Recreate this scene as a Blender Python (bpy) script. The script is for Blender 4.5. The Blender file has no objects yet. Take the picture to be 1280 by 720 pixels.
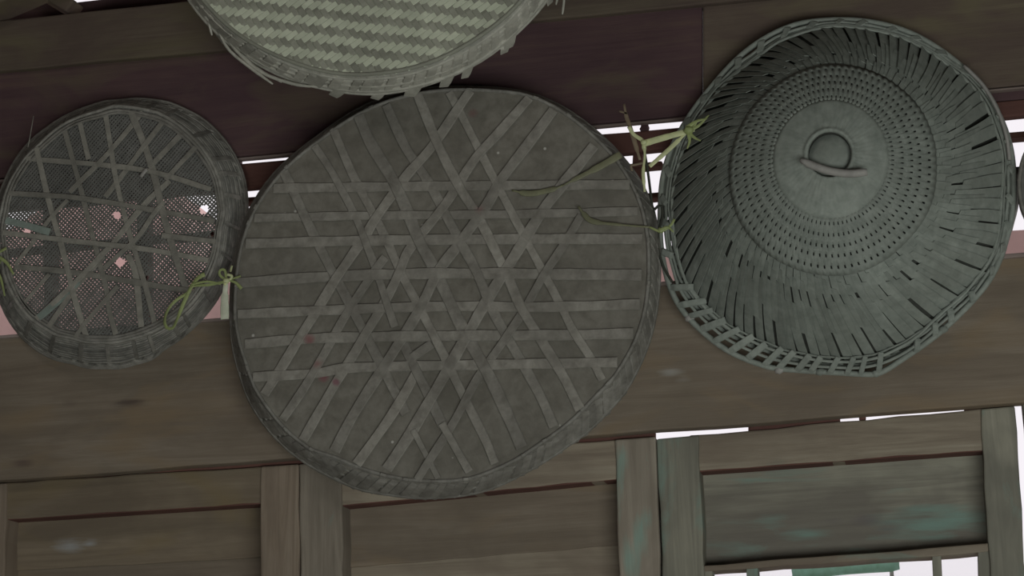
import bpy, math, random
from mathutils import Vector, Matrix
random.seed(7)
SC = bpy.context.scene
COL = SC.collection
PI = math.pi
# ------------------------------------------------------------------ camera
FPX = 2400.0
CAM = Vector((0.6, -2.8, 1.35))
YAW, PITCH, ROLL = math.radians(12), math.radians(14.5), math.radians(-1.5)
_f = Vector((-math.sin(YAW)*math.cos(PITCH), math.cos(YAW)*math.cos(PITCH), math.sin(PITCH)))
_r0 = Vector((math.cos(YAW), math.sin(YAW), 0)); _u0 = _r0.cross(_f)
RGT = _r0*math.cos(ROLL) + _u0*math.sin(ROLL)
UPV = -_r0*math.sin(ROLL) + _u0*math.cos(ROLL)
cd = bpy.data.cameras.new('camera'); cam = bpy.data.objects.new('camera', cd); COL.objects.link(cam)
cd.sensor_width = 36; cd.lens = 36*FPX/1280; cd.clip_start = 0.05; cd.clip_end = 500
m = Matrix((RGT, UPV, -_f)).transposed().to_4x4(); m.translation = CAM; cam.matrix_world = m
SC.camera = cam
# ------------------------------------------------------------------ world, lights, exposure
w = bpy.data.worlds.new('overcast_sky'); SC.world = w; w.use_nodes = True
bg = w.node_tree.nodes['Background']; bg.inputs[0].default_value = (0.86, 0.82, 0.86, 1); bg.inputs[1].default_value = 1.0

def area(name, loc, target, sx, sy, power, col):
    l = bpy.data.lights.new(name, 'AREA'); l.shape = 'RECTANGLE'; l.size = sx; l.size_y = sy; l.energy = power; l.color = col
    o = bpy.data.objects.new(name, l); COL.objects.link(o); o.location = loc
    o.rotation_euler = (Vector(target)-Vector(loc)).to_track_quat('-Z', 'Y').to_euler(); return o
area('low_front_fill', (1.35, -3.0, 0.6), (0.3, 0, 1.8), 2.4, 0.9, 41, (0.91, 1.0, 0.96))  # area light added low in front to light the wall from below
area('roof_light_daylight', (-0.9, -1.7, 3.42), (-0.1, 0, 1.9), 0.5, 0.5, 4, (1.0, 0.95, 0.90))
SC.view_settings.view_transform = 'Standard'; SC.view_settings.look = 'None'
SC.view_settings.gamma = 1; SC.view_settings.use_curve_mapping = False
SC.view_settings.exposure = 0.12

# ------------------------------------------------------------------ helpers
def at(px, py, Y=0.0):
    """the point at depth Y on the line of sight through a pixel"""
    d = _f*FPX + RGT*(px-640) - UPV*(py-360)
    return CAM + d*((Y-CAM.y)/d.y)
def pts(lst, Y): return [at(x, y, Y) for x, y in lst]

def empty(name, loc, label=None, cat=None, group=None, kind=None):
    o = bpy.data.objects.new(name, None); COL.objects.link(o); o.location = loc; o.empty_display_size = .05
    tag(o, label, cat, group, kind); return o
def tag(o, label=None, cat=None, group=None, kind=None):
    if label: o['label'] = label
    if cat: o['category'] = cat
    if group: o['group'] = group
    if kind: o['kind'] = kind
    return o
def wloc(o):
    v = Vector((0, 0, 0))
    while o: v += o.location; o = o.parent
    return v
def build(name, V, F, mat, parent=None, smooth=True, bevel=0, origin=None):
    """world-space verts -> one mesh object under parent"""
    off = wloc(parent) if parent else Vector((0, 0, 0))
    org = Vector(origin) if origin is not None else off
    me = bpy.data.meshes.new(name)
    me.from_pydata([tuple(Vector(v)-org) for v in V], [], F); me.update()
    if smooth:
        for p in me.polygons: p.use_smooth = True
    me.materials.append(mat)
    o = bpy.data.objects.new(name, me); COL.objects.link(o)
    if parent: o.parent = parent
    o.location = org-off
    if bevel:
        b = o.modifiers.new('bevel', 'BEVEL'); b.width = bevel; b.segments = 2; b.limit_method = 'ANGLE'
    return o
class MB:
    def __init__(s): s.V = []; s.F = []
    def add(s, V, F):
        n = len(s.V); s.V += list(V); s.F += [tuple(i+n for i in f) for f in F]; return s
    def done(s, name, mat, parent=None, **k): return build(name, s.V, s.F, mat, parent, **k)

def rows_box(rows, closed=False):
    """rows of 4 corner points swept into a tube"""
    V = [p for r in rows for p in r]; n = len(rows); k = len(rows[0]); F = []
    for i in range(n if closed else n-1):
        a = i*k; b = ((i+1) % n)*k
        for j in range(k): F.append((a+j, a+(j+1) % k, b+(j+1) % k, b+j))
    if not closed:
        F.append(tuple(reversed(range(k)))); F.append(tuple((n-1)*k+j for j in range(k)))
    return V, F
def tangents(P, closed):
    n = len(P); T = []
    for i in range(n):
        a = P[(i-1) % n] if (closed or i > 0) else P[i]; b = P[(i+1) % n] if (closed or i < n-1) else P[i]
        t = b-a; T.append(t.normalized() if t.length > 1e-9 else Vector((1, 0, 0)))
    return T
NRM = Vector((0, -1, 0))
def ribbon(P, width, thick, closed=False, N=NRM, taper=None, twist=None):
    T = tangents(P, closed); rows = []
    for i, p in enumerate(P):
        n = N[i] if isinstance(N, list) else N
        s = T[i].cross(n); s = s.normalized() if s.length > 1e-6 else Vector((0, 0, 1))
        nn = s.cross(T[i]).normalized()
        if twist:
            a = twist[i]; s, nn = s*math.cos(a)+nn*math.sin(a), nn*math.cos(a)-s*math.sin(a)
        wdt = width*(taper[i] if taper else 1)
        rows.append([p-s*wdt/2, p+s*wdt/2, p+s*wdt/2*.86+nn*thick, p-s*wdt/2*.86+nn*thick])
    return rows_box(rows, closed)
def tube(P, r, closed=False, k=6, taper=None):
    T = tangents(P, closed); rows = []; ref = Vector((0.13, -1, 0.21)).normalized()
    for i, p in enumerate(P):
        s = T[i].cross(ref); s = s.normalized() if s.length > 1e-4 else Vector((0, 0, 1))
        n = s.cross(T[i]); rr = r*(taper[i] if taper else 1)
        rows.append([p+(s*math.cos(2*PI*j/k)+n*math.sin(2*PI*j/k))*rr for j in range(k)])
    return rows_box(rows, closed)
def resample(P, n):
    """Catmull-Rom through P, n points evenly spaced"""
    if len(P) == 2: P = [P[0], P[0].lerp(P[1], .5), P[1]]
    Q = [P[0]*2-P[1]]+P+[P[-1]*2-P[-2]]; out = []
    for i in range(1, len(Q)-2):
        for k in range(12):
            t = k/12; a, b, c, d = Q[i-1], Q[i], Q[i+1], Q[i+2]
            out.append(.5*((2*b)+(c-a)*t+(2*a-5*b+4*c-d)*t*t+(3*b-a-3*c+d)*t**3))
    out.append(P[-1].copy())
    L = [0]
    for i in range(1, len(out)): L.append(L[-1]+(out[i]-out[i-1]).length)
    R = []; j = 0
    for i in range(n):
        s = L[-1]*i/(n-1)
        while j < len(L)-2 and L[j+1] < s: j += 1
        u = (s-L[j])/max(1e-9, L[j+1]-L[j]); R.append(out[j].lerp(out[j+1], min(1, u)))
    return R
def qbox(q, Yf, depth, name, mat, parent, bevel=.003, seg=10, rough=.0012):
    """board whose front face has the 4 pixel corners q (TL,TR,BR,BL) at depth Yf; slightly uneven edges"""
    TL, TR, BR, BL = [at(x, y, Yf) for x, y in q]
    horiz = (TR-TL).length > (BL-TL).length
    rows = []
    for i in range(seg+1):
        t = i/seg
        if horiz: a, b = TL.lerp(TR, t), BL.lerp(BR, t); e = Vector((0, 0, 1))
        else: a, b = TL.lerp(BL, t), TR.lerp(BR, t); e = Vector((1, 0, 0))
        j = random.uniform(-rough, rough); j2 = random.uniform(-rough, rough)
        a = a+e*j; b = b+e*j2; bk = Vector((0, depth, 0))
        rows.append([a, b, b+bk, a+bk])
    V, F = rows_box(rows)
    return build(name, V, F, mat, parent, smooth=False, bevel=bevel, origin=(TL+BR)/2)
def box(name, lo, hi, mat, parent=None, bevel=0):
    x0, y0, z0 = lo; x1, y1, z1 = hi
    V = [(x0, y0, z0), (x1, y0, z0), (x1, y1, z0), (x0, y1, z0), (x0, y0, z1), (x1, y0, z1), (x1, y1, z1), (x0, y1, z1)]
    F = [(0, 3, 2, 1), (4, 5, 6, 7), (0, 1, 5, 4), (1, 2, 6, 5), (2, 3, 7, 6), (3, 0, 4, 7)]
    return build(name, V, F, mat, parent, smooth=False, bevel=bevel, origin=((x0+x1)/2, (y0+y1)/2, (z0+z1)/2))

# ------------------------------------------------------------------ materials
def newmat(name, rough=.8, spec=.25):
    mt = bpy.data.materials.new(name); mt.use_nodes = True; nt = mt.node_tree
    b = nt.nodes['Principled BSDF']; b.inputs['Roughness'].default_value = rough; b.inputs['Specular IOR Level'].default_value = spec
    return mt, nt, b
def ramp(nt, fac, stops):
    r = nt.nodes.new('ShaderNodeValToRGB'); e = r.color_ramp.elements
    while len(e) < len(stops): e.new(.5)
    for k, (p, c) in enumerate(stops): e[k].position = p; e[k].color = (*c, 1)
    nt.links.new(fac, r.inputs[0]); return r.outputs[0]
def noise(nt, vec, scale, detail=6, rough=.6, dist=0.0):
    n = nt.nodes.new('ShaderNodeTexNoise'); n.inputs['Scale'].default_value = scale; n.inputs['Detail'].default_value = detail
    n.inputs['Roughness'].default_value = rough; n.inputs['Distortion'].default_value = dist
    nt.links.new(vec, n.inputs['Vector']); return n.outputs[0]
def mapping(nt, sc, world=True):
    if world:
        g = nt.nodes.new('ShaderNodeNewGeometry'); src = g.outputs['Position']
    else:
        g = nt.nodes.new('ShaderNodeTexCoord'); src = g.outputs['Object']
    mp = nt.nodes.new('ShaderNodeMapping'); mp.inputs['Scale'].default_value = sc; nt.links.new(src, mp.inputs[0]); return mp
def mix(nt, fac, a, b, mode='MIX'):
    x = nt.nodes.new('ShaderNodeMix'); x.data_type = 'RGBA'; x.blend_type = mode
    for s, v in ((x.inputs[0], fac), (x.inputs[6], a), (x.inputs[7], b)):
        if isinstance(v, (int, float)): s.default_value = v
        elif isinstance(v, tuple): s.default_value = (*v, 1)
        else: nt.links.new(v, s)
    return x.outputs[2]
def bump(nt, b, h, strength=.3, dist=.002):
    n = nt.nodes.new('ShaderNodeBump'); n.inputs['Strength'].default_value = strength; n.inputs['Distance'].default_value = dist
    nt.links.new(h, n.inputs['Height']); nt.links.new(n.outputs[0], b.inputs['Normal'])
def randval(nt, lo, hi):
    oi = nt.nodes.new('ShaderNodeObjectInfo'); mr = nt.nodes.new('ShaderNodeMapRange')
    mr.inputs[3].default_value = lo; mr.inputs[4].default_value = hi; nt.links.new(oi.outputs['Random'], mr.inputs[0])
    return mr.outputs[0]
def scale_by(nt, col, val):
    v = nt.nodes.new('ShaderNodeVectorMath'); v.operation = 'SCALE'; nt.links.new(col, v.inputs[0]); nt.links.new(val, v.inputs['Scale']); return v.outputs[0]

def wood(name, dark, mid, light, axis='X', teal=None, tealamt=.55, stain=None, var=.12, rough=.8, spots=None):
    mt, nt, b = newmat(name, rough, .2)
    g = (1.0, 9, 18) if axis == 'X' else (18, 9, 1.0)
    n1 = noise(nt, mapping(nt, g).outputs[0], 2.6, 9, .62, 1.6)
    c = ramp(nt, n1, [(.22, dark), (.50, mid), (.80, light)])
    big = noise(nt, mapping(nt, (2.4, 2, 5) if axis == 'X' else (5, 2, 2.4)).outputs[0], 1.5, 4, .6, .4)
    c = mix(nt, ramp(nt, big, [(.42, (0, 0, 0)), (.62, (.75, .75, .75))]), c, dark)
    if stain:
        n3 = noise(nt, mapping(nt, (2, 2, 6)).outputs[0], 2.3, 3, .5, .8)
        c = mix(nt, ramp(nt, n3, [(.52, (0, 0, 0)), (.68, (.7, .7, .7))]), c, stain)
    if teal:
        n2 = noise(nt, mapping(nt, (2.2, 2, 7) if axis == 'X' else (9, 2, 2.6)).outputs[0], 1.9, 6, .6, .7)
        f = ramp(nt, n2, [(tealamt, (0, 0, 0)), (tealamt+.14, (.85, .85, .85))])
        c = mix(nt, f, c, teal)
    if spots: c = red_marks(spots, False, (.5, 1, 1.3) if axis == 'X' else (1.3, 1, .5))(nt, c)
    c = scale_by(nt, c, randval(nt, 1-var, 1+var))
    nt.links.new(c, b.inputs['Base Color'])
    fine = noise(nt, mapping(nt, (3, 30, 60) if axis == 'X' else (60, 30, 3)).outputs[0], 4, 6, .7, .5)
    bump(nt, b, fine, .35, .002)
    return mt
def bamboo(name, c1, c2, stain=None, var=.12, sc=(60, 60, 60), rough=.7, extra=None):
    mt, nt, b = newmat(name, rough, .3)
    n1 = noise(nt, mapping(nt, sc).outputs[0], 1.0, 6, .65, .3)
    c = ramp(nt, n1, [(.32, c1), (.68, c2)])
    n2 = noise(nt, mapping(nt, (7, 7, 7)).outputs[0], 1.2, 4, .6)
    c = mix(nt, ramp(nt, n2, [(.45, (0, 0, 0)), (.7, (.55, .55, .55))]), c, stain or tuple(x*.72 for x in c1))
    if extra: c = extra(nt, c)
    c = scale_by(nt, c, randval(nt, 1-var, 1+var))
    nt.links.new(c, b.inputs['Base Color']); bump(nt, b, n1, .25, .001)
    return mt
def plain(name, c, rough=.8, spec=.2, nsc=20):
    mt, nt, b = newmat(name, rough, spec)
    n1 = noise(nt, mapping(nt, (1, 1, 1)).outputs[0], nsc, 5, .6)
    cc = ramp(nt, n1, [(.3, tuple(x*.82 for x in c)), (.7, tuple(min(1, x*1.12) for x in c))])
    nt.links.new(cc, b.inputs['Base Color']); bump(nt, b, n1, .15, .002); return mt
def red_marks(spots, dust=True, st=(1, 1, 1)):
    def f(nt, c):
        g = nt.nodes.new('ShaderNodeNewGeometry')
        nz = nt.nodes.new('ShaderNodeTexNoise'); nz.inputs['Scale'].default_value = 60; nz.inputs['Detail'].default_value = 5; nzm = mapping(nt, (st[0]*st[0], 1, st[2]*st[2])); nt.links.new(nzm.outputs[0], nz.inputs['Vector'])
        for p, r, col in spots:
            e = nt.nodes.new('ShaderNodeVectorMath'); e.operation = 'SUBTRACT'; nt.links.new(g.outputs['Position'], e.inputs[0]); e.inputs[1].default_value = p
            e2 = nt.nodes.new('ShaderNodeVectorMath'); e2.operation = 'MULTIPLY'; nt.links.new(e.outputs[0], e2.inputs[0]); e2.inputs[1].default_value = st
            d = nt.nodes.new('ShaderNodeVectorMath'); d.operation = 'LENGTH'; nt.links.new(e2.outputs[0], d.inputs[0])
            a = nt.nodes.new('ShaderNodeMath'); a.operation = 'MULTIPLY_ADD'; nt.links.new(nz.outputs[0], a.inputs[0]); a.inputs[1].default_value = r*(1.2 if dust else 2.2); nt.links.new(d.outputs['Value'], a.inputs[2])
            fac = ramp(nt, a.outputs[0], [(min(.9, r*1.1), (.8, .8, .8)), (min(.95, r*(1.6 if dust else 2.2)), (0, 0, 0))])
            c = mix(nt, fac, c, col)
        if not dust: return c
        v = nt.nodes.new('ShaderNodeTexVoronoi'); v.inputs['Scale'].default_value = 28; nt.links.new(g.outputs['Position'], v.inputs['Vector'])
        s = ramp(nt, v.outputs['Distance'], [(.045, (.8, .8, .8)), (.075, (0, 0, 0))])
        n2 = noise(nt, g.outputs['Position'], 9, 2, .5)
        gate = ramp(nt, n2, [(.52, (0, 0, 0)), (.56, (1, 1, 1))])
        return mix(nt, mix(nt, 1.0, s, gate, 'MULTIPLY'), c, (.5, .47, .43))
    return f
TEAL = (.20, .29, .245)  # tone mixed into the wood as teal flecks and patches
M = {}
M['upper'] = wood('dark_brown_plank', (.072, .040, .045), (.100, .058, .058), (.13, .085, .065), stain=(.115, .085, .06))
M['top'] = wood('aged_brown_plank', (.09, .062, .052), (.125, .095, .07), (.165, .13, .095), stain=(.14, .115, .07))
M['lower'] = wood('smoked_pine_beam', (.155, .12, .09), (.21, .165, .125), (.28, .23, .18), stain=(.23, .165, .105), var=.03, spots=[(tuple(at(165, 504, 0)), .013, (.07, .05, .045)), (tuple(at(90, 505, 0)), .006, (.08, .055, .05)), (tuple(at(302, 508, 0)), .004, (.08, .055, .05)), (tuple(at(28, 580, 0)), .010, (.09, .06, .055)), (tuple(at(838, 466, 0)), .010, (.38, .36, .33)), (tuple(at(855, 474, 0)), .006, (.36, .34, .31)), (tuple(at(965, 462, 0)), .006, (.34, .32, .29)), (tuple(at(1240, 430, 0)), .006, (.13, .11, .06))])
M['grey_h'] = wood('grey_weathered_board', (.17, .13, .10), (.27, .22, .165), (.36, .31, .24), teal=TEAL, tealamt=.62)
M['grey_v'] = wood('grey_weathered_stile', (.17, .14, .11), (.27, .225, .18), (.37, .32, .26), axis='Z', teal=TEAL, tealamt=.6, spots=[(tuple(at(800, 672, .01)), .016, TEAL), (tuple(at(790, 700, .01)), .018, TEAL), (tuple(at(808, 650, .01)), .010, TEAL)])
M['teal_h'] = wood('teal_flecked_board', (.15, .13, .11), (.26, .24, .19), (.36, .34, .27), teal=TEAL, tealamt=.56, spots=[(tuple(at(1150, 652, .05)), .035, TEAL), (tuple(at(1185, 648, .05)), .03, TEAL), (tuple(at(1010, 668, .05)), .02, TEAL), (tuple(at(965, 652, .05)), .014, TEAL), (tuple(at(1110, 660, .05)), .012, (.13, .11, .11)), (tuple(at(1080, 650, .05)), .014, (.14, .12, .12)), (tuple(at(1040, 652, .05)), .010, (.14, .12, .12))])
M['teal_v'] = wood('teal_flecked_stile', (.15, .14, .115), (.26, .24, .19), (.37, .34, .27), axis='Z', teal=TEAL, tealamt=.50)
M['warm_h'] = wood('warm_brown_board', (.145, .11, .08), (.20, .155, .11), (.27, .215, .155), stain=(.21, .155, .085), spots=[(tuple(at(88, 684, .056)), .016, (.34, .35, .36)), (tuple(at(112, 680, .056)), .009, (.34, .35, .36))])
M['warm_v'] = wood('warm_brown_stile', (.15, .115, .09), (.21, .16, .12), (.28, .225, .175), axis='Z')
M['red'] = wood('red_brown_rail', (.09, .042, .036), (.13, .06, .048), (.19, .10, .075))
M['ledge'] = wood('dusty_ledge', (.20, .15, .13), (.28, .22, .20), (.36, .30, .27))
M['strip'] = bamboo('split_bamboo_strip', (.17, .152, .13), (.30, .275, .24), var=.16, extra=red_marks([(tuple(at(387, 424, -.107)), .009, (.22, .09, .09)), (tuple(at(398, 455, -.107)), .008, (.22, .08, .08)), (tuple(at(600, 262, -.107)), .008, (.2, .12, .11)), (tuple(at(420, 478, -.107)), .007, (.2, .08, .1))]))
M['mat'] = bamboo('woven_bamboo_mat', (.135, .12, .098), (.215, .195, .165), var=.0, sc=(45, 45, 45), extra=red_marks([(tuple(at(591, 142, -.105)), .009, (.17, .10, .09)), (tuple(at(405, 470, -.105)), .009, (.2, .07, .08))]))
M['rimb'] = bamboo('bamboo_rim', (.16, .145, .125), (.30, .28, .25), var=.15)
M['sieve'] = bamboo('fine_sieve_weave', (.12, .115, .105), (.19, .18, .165), var=0)
M['sstrip'] = bamboo('sieve_strip', (.19, .175, .15), (.31, .285, .245), var=.16)
M['steal'] = bamboo('grey_green_strip', (.19, .215, .19), (.26, .30, .265), var=.08)
M['reed'] = bamboo('reed_weave', (.13, .12, .105), (.29, .27, .24), var=.28)
M['hat'] = bamboo('grey_green_cane', (.185, .20, .175), (.285, .30, .265), stain=(.17, .175, .15), var=.10)
M['hatlt'] = bamboo('pale_cane', (.29, .27, .25), (.42, .39, .36), var=.05)
M['gapshade'] = plain('dark_gap_shade', (.06, .06, .052), nsc=60)  # shade of the slat gaps put into a dark backing colour
M['light'] = bamboo('pale_bamboo_strip', (.50, .515, .40), (.64, .65, .51), stain=(.44, .45, .34), var=.10, sc=(25, 25, 25))
M['grey'] = bamboo('grey_bamboo_strip', (.26, .255, .205), (.36, .35, .285), var=.14, sc=(25, 25, 25))
M['paler'] = bamboo('pale_rim_band', (.36, .34, .29), (.54, .51, .44), var=.14)
M['plaster'] = plain('white_plaster', (.75, .72, .70), nsc=3)
M['pink'] = plain('pinkish_plaster', (.78, .54, .50), nsc=5)
M['ground'] = plain('packed_earth', (.35, .32, .27), nsc=3)
M['roomwood'] = wood('room_board', (.06, .045, .035), (.10, .075, .055), (.15, .11, .08))
M['green'] = plain('green_awning_sheet', (.45, .85, .68), nsc=8, rough=.4)
M['string'] = plain('dark_string', (.05, .05, .04), nsc=80)
def tie_mat(name, c):
    mt, nt, b = newmat(name, .45, .4)
    n1 = noise(nt, mapping(nt, (50, 50, 50)).outputs[0], 1, 4)
    cc = ramp(nt, n1, [(.3, tuple(x*.8 for x in c)), (.7, tuple(min(1, x*1.15) for x in c))])
    nt.links.new(cc, b.inputs['Base Color'])
    tr = nt.nodes.new('ShaderNodeBsdfTranslucent'); nt.links.new(cc, tr.inputs[0])
    ms = nt.nodes.new('ShaderNodeMixShader'); ms.inputs[0].default_value = .4
    nt.links.new(b.outputs[0], ms.inputs[1]); nt.links.new(tr.outputs[0], ms.inputs[2])
    nt.links.new(ms.outputs[0], nt.nodes['Material Output'].inputs[0]); return mt
M['tie'] = tie_mat('green_yellow_leaf', (.45, .50, .22))
M['tiepale'] = tie_mat('pale_yellow_leaf', (.84, .85, .52))
M['tiegrey'] = tie_mat('dried_grass_blade', (.30, .29, .18))
M['tiebrown'] = tie_mat('withered_leaf', (.34, .26, .18))
M['tag'] = tie_mat('creamy_leaf_sheath', (.92, .93, .74))
mt, nt, b = newmat('window_glass', .05, .5); M['glass'] = mt
tr = nt.nodes.new('ShaderNodeBsdfTransparent'); gl = nt.nodes.new('ShaderNodeBsdfGlossy'); gl.inputs['Roughness'].default_value = .03
ms = nt.nodes.new('ShaderNodeMixShader'); ms.inputs[0].default_value = .06
nt.links.new(tr.outputs[0], ms.inputs[1]); nt.links.new(gl.outputs[0], ms.inputs[2]); nt.links.new(ms.outputs[0], nt.nodes['Material Output'].inputs[0])

# ------------------------------------------------------------------ room shell
X0, X1, YB, ZC = -3.2, 3.4, -3.1, 3.45
def struct(o): o['kind'] = 'structure'; return o
struct(box('floor', (X0-.1, YB-.1, -.1), (X1+.1, .2, 0), M['ground']))
struct(box('ceiling', (X0-.1, YB-.1, ZC), (X1+.1, .12, ZC+.05), M['roomwood']))
struct(box('wall_left', (X0-.1, YB, 0), (X0, .12, ZC), M['roomwood']))
struct(box('wall_right', (X1, YB, 0), (X1+.1, .12, ZC), M['roomwood']))
wf = empty('wall_front', (0, YB, 0), kind='structure')
box('wall_panel', (X0, YB-.1, 0), (.0, YB, ZC), M['roomwood'], wf); box('wall_panel', (2.7, YB-.1, 0), (X1, YB, ZC), M['roomwood'], wf)
box('lintel', (.0, YB-.1, 1.15), (2.7, YB, ZC), M['roomwood'], wf)  # unseen wall; its low opening is made up to hold the added area light

# the wall that carries the trays
wb = empty('wall_back', (0, 0, 0), kind='structure')
def ln(x, pa, pb):
    """y at x of the line through pa and pb"""
    return pa[1]+(pb[1]-pa[1])*(x-pa[0])/(pb[0]-pa[0])
L, Rr = -420, 1560
def band(pt, pb, Yf, d, name, mat, par, l=L, r=Rr, **k):
    return qbox([(l, ln(l, *pt)), (r, ln(r, *pt)), (r, ln(r, *pb)), (l, ln(l, *pb))], Yf, d, name, mat, par, **k)
top_e = ((0, 25), (250, 0)); ab = ((0, 89), (900, 3)); b_bot = ((0, 226), (1260, 112)); 
r1t = ((335, 201), (820, 161)); r1b = ((320, 234), (1260, 146))
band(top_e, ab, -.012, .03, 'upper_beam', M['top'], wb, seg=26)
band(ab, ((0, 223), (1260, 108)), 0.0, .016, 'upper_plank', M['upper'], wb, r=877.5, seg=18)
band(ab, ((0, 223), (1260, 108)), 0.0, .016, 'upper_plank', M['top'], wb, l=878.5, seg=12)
band(((0, 224), (1260, 109)), ((0, 227), (1260, 112)), -.004, .012, 'ledge_strip', M['ledge'], wb, seg=26, bevel=.0015, rough=.0003)
lb_t = ((0, 422), (1250, 321)); lb_b = ((0, 601), (1265, 504))
band(lb_t, lb_b, -.004, .03, 'lower_beam', M['lower'], wb, seg=30)
band(((0, 419), (1250, 318)), ((0, 423), (1250, 323)), -.010, .04, 'ledge_strip', M['ledge'], wb, seg=30, bevel=.0015, rough=.0005)
# board and boxed eave above the beam: a dark recess with a slit of daylight
P = [at(-420, 70, .10), at(1560, -140, .10)]
e1 = at(85, 0, .1); e2 = at(146, 0, .1); zt = at(100, 16, .1).z
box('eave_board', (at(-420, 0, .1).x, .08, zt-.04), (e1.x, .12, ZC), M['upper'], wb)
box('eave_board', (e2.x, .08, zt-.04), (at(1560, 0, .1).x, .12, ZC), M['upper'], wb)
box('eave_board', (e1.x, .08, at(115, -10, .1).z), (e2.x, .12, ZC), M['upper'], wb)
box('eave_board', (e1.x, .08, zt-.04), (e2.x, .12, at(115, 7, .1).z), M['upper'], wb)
# a slanting rafter foot resting on the beam at the upper left
V, F = ribbon([at(-10, 22, .0), at(60, -8, -.0), at(200, -70, .0)], .035, .06); build('rafter', V, F, M['top'], wb, smooth=False, bevel=.003)
V, F = ribbon([at(100, 18, .03), at(60, -6, .03), at(20, -40, .03)], .028, .04); build('rafter', V, F, M['top'], wb, smooth=False, bevel=.003)
# below the doors and beyond the frame
zb = .9
box('wall_panel', (X0, 0, 0), (X1, .06, at(640, 900, 0).z), M['roomwood'], wb)
xl = at(L, 400, 0).x; xr = at(Rr, 400, 0).x
box('wall_panel', (X0, 0, .5), (xl+.01, .08, ZC), M['roomwood'], wb)
box('wall_panel', (xr-.01, 0, .5), (X1, .08, ZC), M['roomwood'], wb)

# transom: open lattice between the beams
wn = empty('window_1', (0, .05, at(640, 250, .03).z), kind='structure')
band(r1t, r1b, .008, .02, 'transom_rail', M['red'], wn, seg=20)
band(((310, 246), (800, 203)), ((310, 252), (800, 209)), .025, .03, 'lattice_rail', M['red'], wn, l=285, r=828, rough=.0005)
band(((850, 200), (1260, 165)), ((850, 207), (1260, 172)), .025, .03, 'lattice_rail', M['red'], wn, l=850, rough=.0005)
band(((0, 311), (815, 240)), ((0, 317), (815, 247)), .025, .03, 'lattice_rail', M['red'], wn, r=1100, rough=.0005)
for x in (-60, 60, 178, 420, 560, 690, 797, 940, 1100, 1200):
    y0 = ln(x, *r1b)-4; y1 = ln(x, *lb_t)+6
    qbox([(x-6, y0), (x+6, y0), (x+6, y1 if x != 797 else 246), (x-6, y1 if x != 797 else 246)], .03, .025, 'lattice_bar', M['red'], wn, bevel=.001, seg=3)
qbox([(1240, 211), (1300, 206), (1300, 217), (1240, 221)], .02, .03, 'lattice_rail', M['string'], wn, bevel=.002, seg=3)
for x0, x1 in ((L, 300), (588, 612), (800, 810), (1100, Rr)):          # blocks wedging the slot under the upper beam
    qbox([(x0, ln(x0, *b_bot)-1), (x1, ln(x1, *b_bot)-1), (x1, ln(x1, *r1t)+1), (x0, ln(x0, *r1t)+1)], .010, .012, 'packing_piece', M['upper'], wn, bevel=.001, seg=4)

# panelled door leaves below
def leaf(n, xl0, xl1, xr0, xr1, top, grv, kind, lowpanel=None):
    """stile left xl0..xl1, stile right xr0..xr1; top = line of the leaf head, grv = line where the panel starts"""
    d = empty('door_%d' % n, at((xl0+xr1)/2, 640, .02), kind='structure')
    mv, mh, mp = kind
    for a, b_, dx in ((xl0, xl1, 0), (xr0, xr1, 0)):
        ln_ = .012+(a-400)*.00007       # slight lean of the verticals in the photograph
        yb = 905
        qbox([(a, ln(a, *top)), (b_, ln(b_, *top)), (b_+ln_*(yb-560), yb), (a+ln_*(yb-560), yb)], .012, .062, 'stile', mv, d, seg=12)
    qbox([(xl1-12, ln(xl1-12, *top)), (xr0+14, ln(xr0+14, *top)), (xr0+14, ln(xr0+14, *grv)), (xl1-12, ln(xl1-12, *grv))], .0165, .04, 'rail', mh, d)
    qbox([(xl1-4, ln(xl1-4, *grv)-2), (xr0+6, ln(xr0+6, *grv)-2), (xr0+6, ln(xr0+6, *grv)+1), (xl1-4, ln(xl1-4, *grv)+1)], .018, .037, 'rail_underside', M['red'], d, bevel=0, rough=.0002)  # thin strip added as the rail's dark red-brown underside
    return d
g3 = ((873, 589), (1225, 563)); t3 = ((820, 548.5), (1265, 507.5)); t2 = ((370, 580), (816, 545)); g2 = ((427, 604), (765, 598)); g1 = ((8, 649), (325, 629)); t1 = ((0, 604), (370, 580))
d1 = leaf(1, -48, 8, 325, 373, t1, g1, (M['warm_v'], M['warm_h'], M['warm_h']))
d2 = leaf(2, 373.5, 427, 768, 819, ((373, 580), (819, 545.5)), ((427, 632), (768, 599)), (M['grey_v'], M['grey_h'], M['grey_h']))
d3 = leaf(3, 821, 873, 1225, 1269, t3, g3, (M['teal_v'], M['grey_h'], M['teal_h']))
def panel(door, xa, xb, ya, yb_, cuts, mats, Y=.056):
    """inset boards from line ya to line yb, divided at the given fractions"""
    cs = [0]+cuts+[1]
    for i in range(len(cs)-1):
        def yy(x, t): return (1-t)*ln(x, *ya)+t*ln(x, *yb_)
        q = [(xa-12, yy(xa, cs[i])+(-3 if i else -8)), (xb+12, yy(xb, cs[i])+(-3 if i else -8)), (xb+12, yy(xb, cs[i+1])+5), (xa-12, yy(xa, cs[i+1])+5)]
        qbox(q, Y+(i % 2)*.004, .014, 'panel_board', mats[i % len(mats)], door, bevel=.0015)
panel(d1, 8, 325, ((8, 648), (325, 628)), ((8, 905), (325, 890)), [.24, .58], [M['warm_h'], M['lower']])
panel(d2, 427, 768, ((427, 632), (768, 599)), ((427, 905), (768, 885)), [.27, .6], [M['lower'], M['grey_h']])
panel(d3, 873, 1225, g3, ((873, 707), (1225, 680)), [], [M['teal_h']])
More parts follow.
